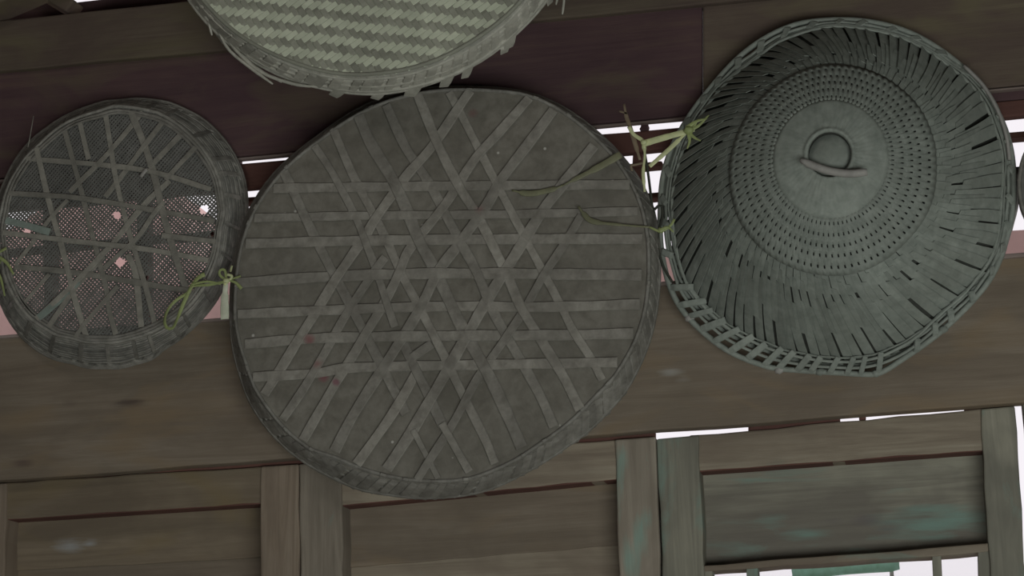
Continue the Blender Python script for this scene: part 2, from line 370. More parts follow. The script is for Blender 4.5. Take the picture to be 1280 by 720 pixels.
# glazed light at the foot of leaf 3
gt = ((873, 707), (1225, 680)); gt2 = ((873, 715), (1225, 690.5))
qbox([(868, ln(868, *gt)), (1236, ln(1236, *gt)), (1236, ln(1236, *gt2)), (868, ln(868, *gt2))], .016, .056, 'rail', M['grey_h'], d3, bevel=.002)
for a, b_ in ((868, 891), (933, 946), (1164, 1177), (1222, 1240)):
    qbox([(a, ln(a, *gt)+4), (b_, ln(b_, *gt)+4), (b_+9, 905), (a+9, 905)], .018, .03, 'glazing_bar', M['teal_v'], d3, bevel=.0015, seg=4)
for a, b_ in ((889, 936), (944, 1168), (1174, 1226)):
    qbox([(a, ln(a, *gt)+4), (b_, ln(b_, *gt)+4), (b_+9, 904), (a+9, 904)], .032, .003, 'pane', M['glass'], d3, bevel=0, seg=1, rough=0)
# next leaf on the right, beyond the slit of daylight
d4 = empty('door_4', at(1400, 640, .02), kind='structure')
qbox([(1276, 490), (1350, 483), (1362, 905), (1316, 905)], .012, .045, 'stile', M['teal_v'], d4)
qbox([(1350, 483), (Rr, 466), (Rr, 905), (1362, 905)], .02, .03, 'panel_board', M['grey_h'], d4)
d0 = empty('door_5', at(-200, 700, .02), kind='structure')
qbox([(L, 640), (-50, 608), (-48, 905), (L, 905)], .02, .03, 'panel_board', M['warm_h'], d0)
# thin strips stopping the joint over the leaves (the joint over leaf 3 is partly open)
band(((0, 594), (816, 538)), ((0, 606), (816, 551)), .022, .012, 'joint_fillet', M['red'], wb, r=819)
qbox([(935, 526), (1050, 517), (1050, 531), (935, 541)], .022, .012, 'joint_fillet', M['red'], wb, seg=4)
qbox([(1074, 517), (1082, 516), (1082, 528), (1074, 529)], .022, .012, 'joint_fillet', M['red'], wb, seg=2)
qbox([(1205, 503), (1268, 498), (1268, 512), (1205, 517)], .022, .012, 'joint_fillet', M['red'], wb, seg=3)

# ------------------------------------------------------------------ outside
struct(box('ground', (-30, .3, -.35), (30, 40, -.3), M['ground']))
nb = empty('porch_beam', (0, 1.6, -.3), 'pinkish plastered porch beam on posts outside, seen through the gap above the lower beam', 'beam')
pa, pb_ = at(262, 355, 1.6), at(1270, 288, 1.6); qa, qb = at(262, 455, 1.6), at(1270, 378, 1.6)
def zz(p, q, x): return p.z+(x-p.x)*(q.z-p.z)/(q.x-p.x)
V = [Vector((x, y, f)) for y in (1.6, 1.9) for x, f in ((-4, zz(qa, qb, -4)), (4, zz(qa, qb, 4)), (4, zz(pa, pb_, 4)), (-4, zz(pa, pb_, -4)))]
build('beam_body', V, [(0, 1, 2, 3), (4, 7, 6, 5), (3, 2, 6, 7), (0, 3, 7, 4), (1, 5, 6, 2), (0, 4, 5, 1)], M['pink'], nb, smooth=False)
for x in (-3.2, 3.2): box('post', (x-.1, 1.65, -.3), (x+.1, 1.85, 2.4), M['plaster'], nb)
hs = empty('gable_wall', at(100, 330, 2.4), 'pinkish gable wall outside, seen in specks through the mesh of the sieve basket', 'building')
g = [at(-160, 470, 2.4), at(240, 470, 2.4), at(262, 365, 2.4), at(222, 238, 2.4), at(60, 256, 2.4), at(-160, 395, 2.4)]
for k in (0, 1): g[k].z = -.3
V = g+[p+Vector((0, 1.5, 0)) for p in g]
build('gable', V, [tuple(range(6)), tuple(range(11, 5, -1))]+[(k, 6+k, 6+(k+1) % 6, (k+1) % 6) for k in range(6)], M['pink'], hs, smooth=False)
aw = empty('green_awning', at(1055, 712, 1.2), 'pale green rounded awning outside behind the lower door glass', 'awning')
P = resample(pts([(990, 716), (1050, 708), (1124, 703)], 1.2), 14)
V, F = ribbon(P, at(1000, 700, 1.2).z-at(1000, 722, 1.2).z, .003, N=NRM, taper=[.55, .85]+[1]*11+[.8]); build('awning_sheet', V, F, tie_mat('green_translucent_sheet', (.60, .97, .78)), aw)
box('awning_post', (P[-2].x-.004, 1.21, -.3), (P[-2].x+.004, 1.22, P[-2].z), M['plaster'], aw)

# ------------------------------------------------------------------ woven things
def ell(cx, cy, rx, ry, Y, *a):
    """point at angle th of an oval rim; a = (th,) or (profile, th), the profile holding the hand-woven rim's own radii"""
    th = a[-1]; k = 1
    if len(a) == 2:
        n = len(a[0]); f = (th/(2*PI) % 1)*n; i = int(f); k = a[0][i % n]*(1-f+i)+a[0][(i+1) % n]*(f-i)
    return at(cx+rx*k*math.cos(th), cy+ry*k*math.sin(th), Y)
def profile(e, traced, n=48):
    """radius factor round the oval e so that it passes through measured rim points"""
    A = sorted((math.atan2((y-e[1])/e[3], (x-e[0])/e[2]) % (2*PI), math.hypot((x-e[0])/e[2], (y-e[1])/e[3])) for x, y in traced)
    out = []
    for i in range(n):
        t = 2*PI*i/n; W = S_ = 0
        for a, r in A:
            d = (a-t+PI) % (2*PI)-PI; w_ = math.exp(-(d/.13)**2)+1e-6; W += w_; S_ += w_*r
        out.append(S_/W)
    return out
def clip_poly(poly, o, u):
    """parameters where the line o+u*s enters and leaves a closed rim (x,z)"""
    hit = []
    for i in range(len(poly)):
        a, b_ = poly[i], poly[(i+1) % len(poly)]; ex, ez = b_.x-a.x, b_.z-a.z
        den = u.x*ez-u.z*ex
        if abs(den) < 1e-12: continue
        s = ((a.x-o.x)*ez-(a.z-o.z)*ex)/den; t = ((a.x-o.x)*u.z-(a.z-o.z)*u.x)/den
        if 0 <= t < 1: hit.append(s)
    return (min(hit), max(hit)) if len(hit) >= 2 else None
def ring(e, n=96, wob=0, seed=0):
    rnd = random.Random(seed); ph = [rnd.uniform(0, 6.28) for _ in range(3)]
    out = []
    for i in range(n):
        t = 2*PI*i/n; k = 1+wob*(math.sin(3*t+ph[0])+.6*math.sin(7*t+ph[1])+.5*math.sin(13*t+ph[2]))
        out.append(ell(e[0], e[1], e[2]*k, e[3]*k, *e[4:], t))
    return out
def le(a, b, t): return tuple([p+(q-p)*t for p, q in zip(x, y)] if isinstance(x, list) else x+(y-x)*t for x, y in zip(a, b))

def inside(poly, p):
    c = False
    for i in range(len(poly)):
        a, b_ = poly[i], poly[i-1]
        if (a.z > p.z) != (b_.z > p.z) and p.x < (b_.x-a.x)*(p.z-a.z)/(b_.z-a.z)+a.x: c = not c
    return c
def weave_strips(strips, Y, wpx, mat_of, parent, poly=None, thick=.0012, amp=.0011, base=.0008, name='bamboo_strip'):
    """strips: lists of pixel points (with an optional width factor); heights alternate at every crossing"""
    S = []
    for s in strips:
        P = [at(x, y, Y) for x, y in s[0]]
        Lg = sum((P[i+1]-P[i]).length for i in range(len(P)-1)); n = max(8, int(Lg/.010))
        R_ = resample(P, n)
        if poly: R_ = [p for p in R_ if inside(poly, p)]
        S.append((R_, s[1] if len(s) > 1 else 1.0))
    H = [[base]*len(s[0]) for s in S]
    wm = wpx*.00122
    for i in range(len(S)):
        for j in range(i+1, len(S)):
            A, B = S[i][0], S[j][0]; best = (9, 0, 0)
            for a in range(0, len(A)):
                for b_ in range(0, len(B)):
                    d = (A[a]-B[b_]).length_squared
                    if d < best[0]: best = (d, a, b_)
            if best[0] < .011**2:
                s = 1 if (i*7+j*3) % 2 else -1
                for (Pn, idx, c, sg) in ((A, i, best[1], s), (B, j, best[2], -s)):
                    for k in range(max(0, c-3), min(len(Pn), c+4)):
                        H[idx][k] += sg*amp*math.exp(-((k-c)/1.5)**2)
    for q, (Pn, wf_) in enumerate(S):
        rnd = random.Random(q*13+5)
        PP = [p+NRM*(max(.0002, H[q][k]+amp)+q*.00003) for k, p in enumerate(Pn)]
        N = [(NRM+Vector((0, 0, rnd.uniform(-.06, .06)))).normalized() for _ in PP]
        tp = [1+.05*math.sin(k*.6+q) for k in range(len(PP))]
        V, F = ribbon(PP, wm*wf_, thick, N=NRM, taper=tp)
        build(name, V, F, mat_of(q), parent, smooth=False, origin=PP[len(PP)//2])

_lash = {}
def lashings(name, e_in, e_out, n, wfrac, mat, parent, slant=.0, thick=.003, jitter=.15, t0=0, t1=2*PI, seed=3):
    """short flat bindings laid across a rim between ellipses e_in and e_out, one object each sharing a mesh"""
    rnd = random.Random(seed)
    if name+mat.name not in _lash:
        V, F = rows_box([[Vector((x, -1*wd, 0)), Vector((x, 1*wd, 0)), Vector((x, .8*wd, h)), Vector((x, -.8*wd, h))] for x, wd, h in ((-.5, .42, .15), (-.3, .5, .8), (.3, .5, .8), (.5, .4, .1))])
        me = bpy.data.meshes.new(name); me.from_pydata([tuple(v) for v in V], [], F); me.materials.append(mat); _lash[name+mat.name] = me
    me = _lash[name+mat.name]; off = wloc(parent)
    for i in range(n):
        t = t0+(t1-t0)*(i+rnd.uniform(-jitter, jitter))/n
        a = ell(*e_in, t-slant/2); b_ = ell(*e_out, t+slant/2); d = b_-a
        tang = (ell(*e_out, t+.02)-ell(*e_out, t-.02)).normalized()
        nrm = d.normalized().cross(tang).normalized()
        if nrm.y > 0: nrm = -nrm
        yv = nrm.cross(d.normalized())
        hw = (t1-t0)/n/2; circ = (ell(*e_out, t+hw)-ell(*e_out, t-hw)).length
        o = bpy.data.objects.new(name, me); COL.objects.link(o); o.parent = parent
        mm = Matrix((d.normalized(), yv, nrm)).transposed()
        L3 = Matrix.Diagonal((d.length*rnd.uniform(.9, 1.1), circ*wfrac*rnd.uniform(.85, 1.15), thick)).to_3x3()
        m4 = (mm @ L3).to_4x4(); m4.translation = (a+b_)/2-off+nrm*.0003
        o.matrix_basis = m4

def loft(name, e1, e2, n, mat, parent, thick=.003):
    A = ring(e1, n); B = ring(e2, n); V = []; F = []
    for i in range(n): V += [A[i], B[i], B[i]+Vector((0, thick, 0)), A[i]+Vector((0, thick, 0))]
    for i in range(n):
        a = 4*i; b_ = 4*((i+1) % n)
        for j in range(4): F.append((a+j, a+(j+1) % 4, b_+(j+1) % 4, b_+j))
    return build(name, V, F, mat, parent)

# ---- large tray in the middle
EB = (552, 356, 256, 245, -.105); ER = (556, 367, 265, 255, -.055)
ER += (profile(ER, [(556, 110), (600, 111), (654, 113), (710, 138), (736, 157), (770, 188), (800, 227), (819, 265), (822, 310), (823, 362), (819, 390), (809, 431), (785, 484), (747, 529), (702, 562), (654, 592), (597, 616), (560, 622), (505, 621), (437, 607), (381, 577), (347, 551), (317, 510), (295, 450), (289, 397), (291, 345), (302, 287), (336, 224), (366, 197), (404, 167), (449, 137), (486, 121), (524, 113)]),)
EB += (profile(EB, [(556, 113), (600, 114), (654, 117), (706, 141), (732, 162), (764, 192), (790, 230), (806, 270), (810, 310), (810, 352), (805, 397), (792, 431), (774, 458), (732, 508), (687, 546), (635, 578), (590, 598), (552, 602), (490, 596), (440, 581), (366, 545), (329, 502), (301, 435), (295, 397), (297, 345), (308, 287), (340, 228), (370, 200), (408, 170), (452, 141), (488, 125), (524, 117)]),)
ct = empty('winnowing_tray', at(556, 367, -.03), 'large round bamboo tray in the centre, its underside crossed by flat strips in three directions', 'tray')
V = [at(EB[0], EB[1], EB[4])]; F = []
NR, NA = 16, 72
for r in range(1, NR+1):
    for a in range(NA):
        p = ell(EB[0], EB[1], EB[2]*r/NR, EB[3]*r/NR, *EB[4:], 2*PI*a/NA)
        V.append(p)
for a in range(NA): F.append((0, 1+a, 1+(a+1) % NA))
for r in range(NR-1):
    for a in range(NA):
        i = 1+r*NA; F.append((i+a, i+NA+a, i+NA+(a+1) % NA, i+(a+1) % NA))
mo = build('woven_mat', V, F, M['mat'], ct)
# fine twill of the mat as relief in the material
nt = M['mat'].node_tree
wv = nt.nodes.new('ShaderNodeTexChecker'); wv.inputs['Scale'].default_value = 1
mp = mapping(nt, (190, 190, 190)); mp.inputs['Rotation'].default_value = (0, math.radians(45), 0); nt.links.new(mp.outputs[0], wv.inputs[0])
bn = nt.nodes.new('ShaderNodeBump'); bn.inputs['Strength'].default_value = .25; bn.inputs['Distance'].default_value = .0008
nt.links.new(wv.outputs['Fac'], bn.inputs['Height']); nt.links.new(bn.outputs[0], nt.nodes['Principled BSDF'].inputs['Normal'])
CS = [
 [[(327, 236), (460, 234), (640, 232), (796, 231)]], [[(303, 273), (450, 270), (640, 268), (806, 264)], .9], [[(300, 305), (460, 301), (640, 299), (812, 299)], 1.05],
 [[(297, 354), (410, 346), (560, 342), (811, 344)], 1.1], [[(298, 393), (410, 388), (560, 383), (680, 384), (809, 380)]], [[(299, 431), (400, 423), (560, 420), (700, 419), (792, 417)], 1.05], [[(309, 472), (392, 467), (440, 460), (560, 457), (772, 453)]],
 [[(352, 208), (398, 305), (440, 385), (470, 443), (508, 518)]], [[(385, 170), (415, 215), (445, 272), (464, 320), (476, 355), (494, 409)], .8],
 [[(412, 150), (441, 218), (475, 283), (502, 342), (520, 376), (551, 436), (578, 492), (607, 550), (622, 588)], .9], [[(446, 138), (464, 180), (495, 232), (524, 300), (545, 340), (577, 408), (609, 465), (632, 513), (663, 584)], 1.2],
 [[(480, 125), (507, 184), (536, 228), (557, 268), (577, 305), (596, 340), (616, 388), (634, 421), (657, 461), (677, 498), (703, 558)]], [[(522, 118), (549, 184), (577, 238), (600, 275), (633, 342), (652, 385), (677, 426), (704, 470), (733, 528)]],
 [[(562, 116), (580, 150), (604, 197), (620, 228), (641, 268), (678, 338), (700, 380), (717, 414), (740, 450), (757, 483)], .85],
 [[(503, 427), (529, 480), (554, 533)]], [[(517, 538), (548, 598)], .6], [[(553, 530), (592, 599)], .8],
 [[(322, 508), (370, 431), (415, 358), (452, 302), (499, 232), (540, 184), (588, 114)], 1.05], [[(349, 532), (389, 472), (431, 397), (466, 343), (482, 322)], .9],
 [[(375, 558), (422, 476), (450, 431), (495, 352), (512, 312), (553, 262), (572, 232), (596, 197), (625, 165), (662, 123)]], [[(411, 580), (441, 521), (475, 467), (500, 428), (526, 385), (548, 340), (575, 304), (610, 255), (626, 226), (664, 176), (692, 138)], 1.1],
 [[(441, 588), (494, 513), (526, 455)]], [[(479, 594), (505, 555), (539, 499), (560, 462), (577, 432), (610, 374), (633, 337), (656, 300), (678, 264), (705, 230), (748, 176)], 1.15],
 [[(522, 600), (560, 540), (576, 513), (599, 470), (632, 424), (655, 388), (680, 345), (705, 306), (727, 270)], .85], [[(516, 447), (540, 430)], .9],
]
weave_strips(CS, EB[4]-.0005, 12.5, lambda q: M['strip'], ct, poly=ring((*EB[:2], EB[2]*.999, EB[3]*.999, *EB[4:]), 90))
loft('side_wall', EB, ER, 96, M['mat'], ct)
for k, (t, r) in enumerate(((0.0, .0030), (.05, .0024), (.35, .0018), (.62, .0022), (.95, .0036))):
    e = le(EB, ER, t); V, F = tube(ring(e, 110, .0012, k), r, True); build('rim_hoop', V, F, M['rimb'], ct)
lashings('rim_binding', le(EB, ER, .18), le(EB, ER, 1.04), 130, 1.0, M['rimb'], ct, slant=.07, thick=.0025, jitter=.3)
lashings('rim_binding', le(EB, ER, -.10), le(EB, ER, .10), 26, .12, M['rimb'], ct, slant=.0, thick=.004, jitter=.4, seed=9)

# ---- sieve basket on the left
SB = (143, 284, 138, 147, -.083); SR = (151, 292, 151, 164, -.026)
SR += (profile(SR, [(10, 225), (32, 187), (62, 162), (100, 140), (150, 128), (187, 127), (225, 137), (257, 155), (282, 182), (300, 215), (305, 250), (303, 295), (295, 325), (275, 362), (250, 397), (215, 427), (175, 450), (140, 457), (95, 452), (57, 440), (32, 422), (12, 396), (0, 365), (-5, 330), (-5, 270)]),)
SB += (profile(SB, [(25, 207), (52, 178), (100, 146), (160, 134), (210, 148), (250, 182), (272, 217), (278, 250), (274, 305), (263, 342), (240, 378), (212, 402), (175, 420), (140, 428), (100, 426), (62, 414), (32, 392), (10, 355), (0, 310), (6, 245)]),)
sv = empty('sieve_basket', at(151, 292, -.03), 'smaller round sieve basket on the left, daylight showing through its fine mesh', 'basket')
C = at(SB[0], SB[1], SB[4]); rx = (at(SB[0]+SB[2], SB[1], SB[4])-C).length; rz = (at(SB[0], SB[1]+SB[3], SB[4])-C).length
pitch = 4.0*.00120; wid = pitch*.60
holes = [(at(150, 328, SB[4]), .0085), (at(146, 269, SB[4]), .0065), (at(34, 289, SB[4]), .006), (at(255, 262, SB[4]), .008), (at(184, 347, SB[4]), .004), (at(266, 293, SB[4]), .005)]
mb = MB(); R0 = max(rx, rz)*1.1; SPOLY = ring(SB, 90)
for fam in (0, 1):
    an = math.radians(48 if fam == 0 else -44); u = Vector((math.cos(an), 0, math.sin(an))); v = Vector((-math.sin(an), 0, math.cos(an)))
    n = int(R0/pitch)
    for i in range(-n, n+1):
        o_ = v*(i*pitch+random.uniform(-.0004, .0004)); y = SB[4]+.0008*fam
        cl = clip_poly(SPOLY, C+o_, u)
        if not cl: continue
        s0, s1 = cl
        ivs = [(s0, s1)]
        for h, hr in holes:
            hh = h-C; dd = (hh-o_).dot(v); 
            if abs(dd) < hr:
                c = (hh-o_).dot(u); e = math.sqrt(hr*hr-dd*dd)*random.uniform(.7, 1.3); nv = []
                for a, b_ in ivs:
                    if c-e > a and c+e < b_: nv += [(a, c-e), (c+e, b_)]
                    else: nv.append((a, b_))
                ivs = nv
        for a, b_ in ivs:
            # some strips are dusty and swollen: width varies
            ww = wid*random.uniform(.86, 1.22)
            P_ = [Vector((C.x, y, C.z))+o_+u*a, Vector((C.x, y, C.z))+o_+u*b_]
            rows = [[p-v*ww/2, p+v*ww/2, p+v*ww/2+NRM*.0007, p-v*ww/2+NRM*.0007] for p in P_]
            mb.add(*rows_box(rows))
mo = mb.done('fine_mesh', M['sieve'], sv, smooth=False); mo['kind'] = 'stuff'
def s4(l): return [(x/4, 100+y/4) for x, y in l]
def s2(l): return [(x/2.116, 120+y/2.116) for x, y in l]
SS = [
 [s2([(168, 78), (205, 210), (240, 350), (280, 500), (288, 560), (312, 648)])], [s2([(343, 30), (400, 180), (440, 340), (492, 510)]), 1.3], [s2([(280, 48), (310, 230), (345, 370), (385, 500), (412, 610)])],
 [s2([(212, 70), (235, 168)])], [s2([(98, 138), (130, 280), (170, 420), (200, 540), (236, 660)]), 1.1], [[(160, 318), (170, 345), (178, 418)], 1.2],
 [s2([(378, 42), (290, 150), (185, 255)])], [s2([(440, 58), (370, 150), (280, 268)])], [s2([(490, 92), (395, 190)]), 1.1], [s2([(532, 122), (438, 222)])],
 [s2([(450, 225), (385, 285), (300, 390), (200, 495), (85, 602)]), 1.1], [[(206, 252), (190, 272), (170, 300), (125, 340)], .9], [[(148, 358), (107, 405), (90, 430)], .9], [[(130, 320), (95, 360), (62, 408)]],
 [[(44, 300), (20, 332)], .8], [[(62, 343), (27, 384)], .8], [[(85, 250), (60, 278), (40, 305)], .8],
 [s2([(72, 166), (370, 195), (560, 248)])], [s2([(25, 258), (200, 270), (380, 298), (585, 335)])], [s2([(430, 370), (590, 388)])], [s2([(10, 362), (200, 385), (400, 408), (585, 442)])],
 [s2([(40, 452), (200, 468), (400, 500), (510, 518)]), 1.1],
]
NT = len(SS); SS += [[s2([(0, 326), (60, 340), (135, 362)]), 1.35], [s2([(210, 490), (150, 548), (88, 600)]), 1.3]]
weave_strips(SS, SB[4]-.0015, 7.2, lambda q: M['steal'] if q >= NT else M['sstrip'], sv, poly=ring((*SB[:2], SB[2]*.99, SB[3]*.99, *SB[4:]), 90), thick=.001, amp=.0008)
loft('side_wall', SB, le(SB, SR, .98), 96, M['sieve'], sv)
for k in range(11):
    t = k/10.5; e = le(SB, SR, t); r = .0034 if k == 0 else .0021
    V, F = tube(ring(e, 100, .0025, 20+k), r, True, k=5); build('reed_hoop', V, F, M['reed'], sv)
for k, d in enumerate((-.028, -.05)):
    e = (SB[0], SB[1], SB[2]*(1+d), SB[3]*(1+d), SB[4]-.003, SB[5]); V, F = ribbon(ring(e, 90, .003, 50+k), .005, .0012, True); build('edge_hoop', V, F, M['rimb'], sv)
for k, d in enumerate((0.0, .014)):
    e = (SR[0], SR[1], SR[2]*(1+d), SR[3]*(1+d), SR[4]+.004*k, SR[5]); V, F = tube(ring(e, 100, .002, 60+k), .0034, True); build('rim_hoop', V, F, M['rimb'], sv)
lashings('upright_stake', le(SB, SR, .0), le(SB, SR, .98), 30, .16, M['reed'], sv, slant=.03, thick=.003, jitter=.3)
lashings('rim_binding', le(SB, SR, .9), le(SB, SR, 1.09), 64, .38, M['reed'], sv, slant=.08, thick=.003)
V, F = tube(pts([(35, 184), (38, 168), (42, 145)], -.07), .0008, k=4); build('loose_splinter', V, F, M['sstrip'], sv)
V, F = ribbon(resample(pts([(176, 221), (181, 214), (184, 212)], -.092), 6), .006, .0006); build('leaf_scrap', V, F, M['hatlt'], sv)

# ---- broad hat / lid on the right
HR = (1046, 245, 212, 212)
HC = at(HR[0], HR[1], -.035); hrx = (at(HR[0]+HR[2], HR[1], -.035)-HC).length; hrz = (at(HR[0], HR[1]-HR[3], -.035)-HC).length
HA = at(1037, 193, -.205); HT = .17
HP = profile((HC.x, HC.z, hrx, hrz), [(p.x, p.z) for p in pts([(840, 297), (853, 350), (880, 383), (910, 407), (963, 433), (1020, 447), (1050, 450), (1090, 447), (1133, 428), (1183, 386), (1217, 357), (1247, 317), (1256, 250), (1255, 180), (1229, 118), (1178, 74), (1130, 48), (1082, 37), (1040, 32), (996, 45), (932, 83), (884, 128), (861, 163), (844, 208), (835, 250)], -.035)])
def hprof(th):
    f = (th/(2*PI) % 1)*48; i = int(f); return HP[i % 48]*(1-f+i)+HP[(i+1) % 48]*(f-i)
def hsurf(rho, th, off=0.0):
    h = 1-rho**1.8 if rho > .0 else 1
    c = HC.lerp(Vector((HA.x, HC.y, HA.z)), h)
    k = 1+(hprof(th)-1)*min(1, rho)**2
    p = Vector((c.x+rho*k*hrx*math.cos(th), HC.y-HT*h, c.z+rho*k*hrz*math.sin(th)))
    if off:
        s = 1.8*rho**.8*HT/hrx   # slope
        n = Vector((math.cos(th)*s, -1, math.sin(th)*s)).normalized(); p = p+n*off
    return p
ht = empty('bamboo_hat', at(1046, 245, -.03), 'large grey-green domed cane lid on the right with radiating slats and a stick handle', 'lid')
def hring(rho, n, off): return [hsurf(rho, 2*PI*i/n, off) for i in range(n)]
V = []; F = []; NA = 88; rr = [.02, .1, .2, .3, .4, .5, .6, .7, .8, .9, .96, 1.03]
for r in rr:
    V += hring(r, NA, -.006)
for i in range(len(rr)-1):
    for a in range(NA): F.append((i*NA+a, i*NA+(a+1) % NA, (i+1)*NA+(a+1) % NA, (i+1)*NA+a))
build('gap_shade_backing', V, F, M['gapshade'], ht)  # dark layer added so the gaps between slats read as shade
def blade(r0, r1, th0, dth, slant, wf_, name, lift=.0045, low=.0004, n=7, curl=0.0):
    rows = []
    for i in range(n):
        t = i/(n-1); rho = r0+(r1-r0)*t
        th = th0+slant*(rho-.6)+curl*math.sin(t*PI)
        ww = dth*wf_*(.80+.20*math.sin(PI*min(1, .18+t*.75)))
        a = hsurf(rho, th-ww/2, low); b_ = hsurf(rho, th+ww/2, lift); 
        mid = hsurf(rho, th, (low+lift)*.52)
        rows.append([a, mid, b_, hsurf(rho, th+ww/2, lift-.0010), hsurf(rho, th-ww/2, low-.0010)])
    V, F = rows_box(rows)
    return build(name, V, F, M['hat'], ht, smooth=False, origin=rows[n//2][1])
rnd = random.Random(4)
NB = 88; D = 2*PI/NB
for i in range(NB):
    blade(.72+rnd.uniform(-.04, .03), 1.012, i*D+rnd.uniform(-.08, .08)*D, D, .55, rnd.uniform(.96, 1.06), 'outer_slat', curl=rnd.uniform(-.008, .02), lift=rnd.uniform(.0034, .0052))
for i in range(NB):
    blade(.62+rnd.uniform(-.02, .03), .84+rnd.uniform(-.05, .05), (i+.5)*D+rnd.uniform(-.08, .08)*D, D, .60, rnd.uniform(.90, 1.0), 'middle_slat', lift=rnd.uniform(.0034, .0050), low=.0010, curl=rnd.uniform(-.008, .016))
for i in range(NB):
    blade(.555, .675, i*D+rnd.uniform(-.05, .05)*D, D, .45, rnd.uniform(.92, 1.04), 'inner_slat', n=4, lift=rnd.uniform(.0036, .0044), low=.0018)
# openwork band: grid with real holes
V = []; F = []
rad = [.318, .335, .350, .388, .403, .440, .455, .485, .500, .538, .553, .585]
cols = NB*4
for r in rad:
    for a in range(cols):
        V.append(hsurf(r, 2*PI*a/cols+.42*(r-.5), .0046+.0006*math.sin(a*PI/2)*(1 if rad.index(r) % 4 < 2 else -1)))
for i in range(len(rad)-1):
    for a in range(cols):
        hole = i % 2 == 1 and (a % 4) == (0 if (i//2) % 2 else 2)
        if not hole: F.append((i*cols+a, i*cols+(a+1) % cols, (i+1)*cols+(a+1) % cols, (i+1)*cols+a))
wb_ = build('openwork_band', V, F, M['hat'], ht); sm = wb_.modifiers.new('solid', 'SOLIDIFY'); sm.thickness = .0015
for r in (.369, .421, .470, .519):
    n = NB*3; P = [hsurf(r, 2*PI*i/n, .0050+.0006*math.sin(i*2*PI/3)) for i in range(n)]
    N = [Vector((math.cos(2*PI*i/n)*.3, -1, math.sin(2*PI*i/n)*.3)).normalized() for i in range(n)]
    V, F = ribbon(P, .004, .0005, True, N=N); build('weft_ring', V, F, M['hat'], ht)
# crown with fine creases and a recessed centre
V = []; F = []; NA2 = 176; rr = [.118, .128, .14, .16, .19, .22, .25, .275, .30, .325]
for k, r in enumerate(rr):
    for a in range(NA2):
        th = 2*PI*a/NA2; cr = .0005*math.sin(26*th+9*r*6)*math.sin(PI*(k+.5)/len(rr))+.0003*math.sin(61*th+3)
        lip = .004 if k == 1 else 0
        V.append(hsurf(r, th+.3*(r-.1), .005+cr+lip))
for i in range(len(rr)-1):
    for a in range(NA2): F.append((i*NA2+a, i*NA2+(a+1) % NA2, (i+1)*NA2+(a+1) % NA2, (i+1)*NA2+a))
cw = build('crown', V, F, M['hat'], ht); sm = cw.modifiers.new('solid', 'SOLIDIFY'); sm.thickness = .001
V = [hsurf(0.001, 0, .004)]; F = []
for r, o_ in ((.03, .0035), (.06, .002), (.09, -.0005), (.125, -.005)): V += hring(r, 40, o_)
for a in range(40): F.append((0, 1+a, 1+(a+1) % 40))
for i in range(3):
    for a in range(40): F.append((1+i*40+a, 1+(i+1)*40+a, 1+(i+1)*40+(a+1) % 40, 1+i*40+(a+1) % 40))
ck = build('crown_knob', V, F, M['hat'], ht)
hy = HA.y-.014
P = resample(pts([(1001, 200), (1016, 207), (1038, 214), (1062, 217), (1084, 215)], hy), 16)
V, F = tube(P, .0058, k=8, taper=[.55, .8]+[1]*13+[.85]); build('stick_handle', V, F, M['hatlt'], ck)
# rim: inner ribs, outer cane with its knuckles
for r, w_, o_ in ((.978, .003, .0050), (.998, .004, .0052), (1.02, .006, .004)):
    n = 120; P = [hsurf(r*(1+.002*math.sin(i*1.7)), 2*PI*i/n, o_) for i in range(n)]
    V, F = ribbon(P, w_, .0016, True); build('rim_band', V, F, M['hat'], ht)
RO = [(826, 250), (828, 320), (849, 382), (900, 432), (955, 457), (1000, 463), (1050, 466), (1088, 468), (1100, 466), (1122, 453), (1180, 411), (1235, 352), (1259, 295), (1267, 240), (1262, 180), (1240, 128), (1203, 84), (1150, 47), (1097, 29), (1040, 25), (985, 34), (930, 66), (880, 120), (848, 168), (832, 208)]
def closed_px(lst, Y, n):
    Q = lst+lst[:3]; P = resample(pts([lst[-1]]+Q, Y), n+40)
    # cut the overlap
    s = min(range(0, 40), key=lambda i: (P[i]-at(*lst[0], Y)).length); e = min(range(len(P)//2, len(P)), key=lambda i: (P[i]-at(*lst[0], Y)).length)
    return P[s:e]
P = closed_px(RO, -.032, 170); V, F = tube(P, .0045, True, k=7); rc = build('rim_cane', V, F, M['hat'], ht)
for (x, y) in ((1095, 467), (1179, 412), (862, 398), (974, 463), (1025, 465)):
    c = at(x, y, -.032); V, F = tube([c+Vector((-.006, 0, 0)), c, c+Vector((.006, 0, .002))], .0062, k=7, taper=[.7, 1, .7]); build('cane_knuckle', V, F, M['hatlt'] if x < 1000 else M['hat'], rc)
HTR = [(840, 297), (853, 350), (880, 383), (910, 407), (963, 433), (1020, 447), (1050, 450), (1090, 447), (1133, 428), (1183, 386), (1217, 357), (1247, 317), (1256, 250), (1255, 180), (1229, 118), (1178, 74), (1130, 48), (1082, 37), (1040, 32), (996, 45), (932, 83), (884, 128), (861, 163), (844, 208), (835, 250)]
hp1 = profile(HR, HTR); hp2 = profile(HR, RO)
HE1 = (HR[0], HR[1], HR[2]*.96, HR[3]*.99, -.048, hp1); HE2 = (HR[0], HR[1], HR[2], HR[3], -.036, hp2)
lashings('rim_lashing', HE1, HE2, 15, .40, M['hat'], ht, slant=.05, thick=.003, t0=.42*PI, t1=.86*PI)
for t_, w_ in ((.22, .0045), (.62, .0045)):
    V, F = ribbon(ring(le(HE1, HE2, t_), 110, .001, int(t_*50)), w_, .0016, True); build('rim_band', V, F, M['hat'], ht)
HE3 = (*HR[:2], HR[2]*1.01, HR[3]*1.01, -.044, hp1)
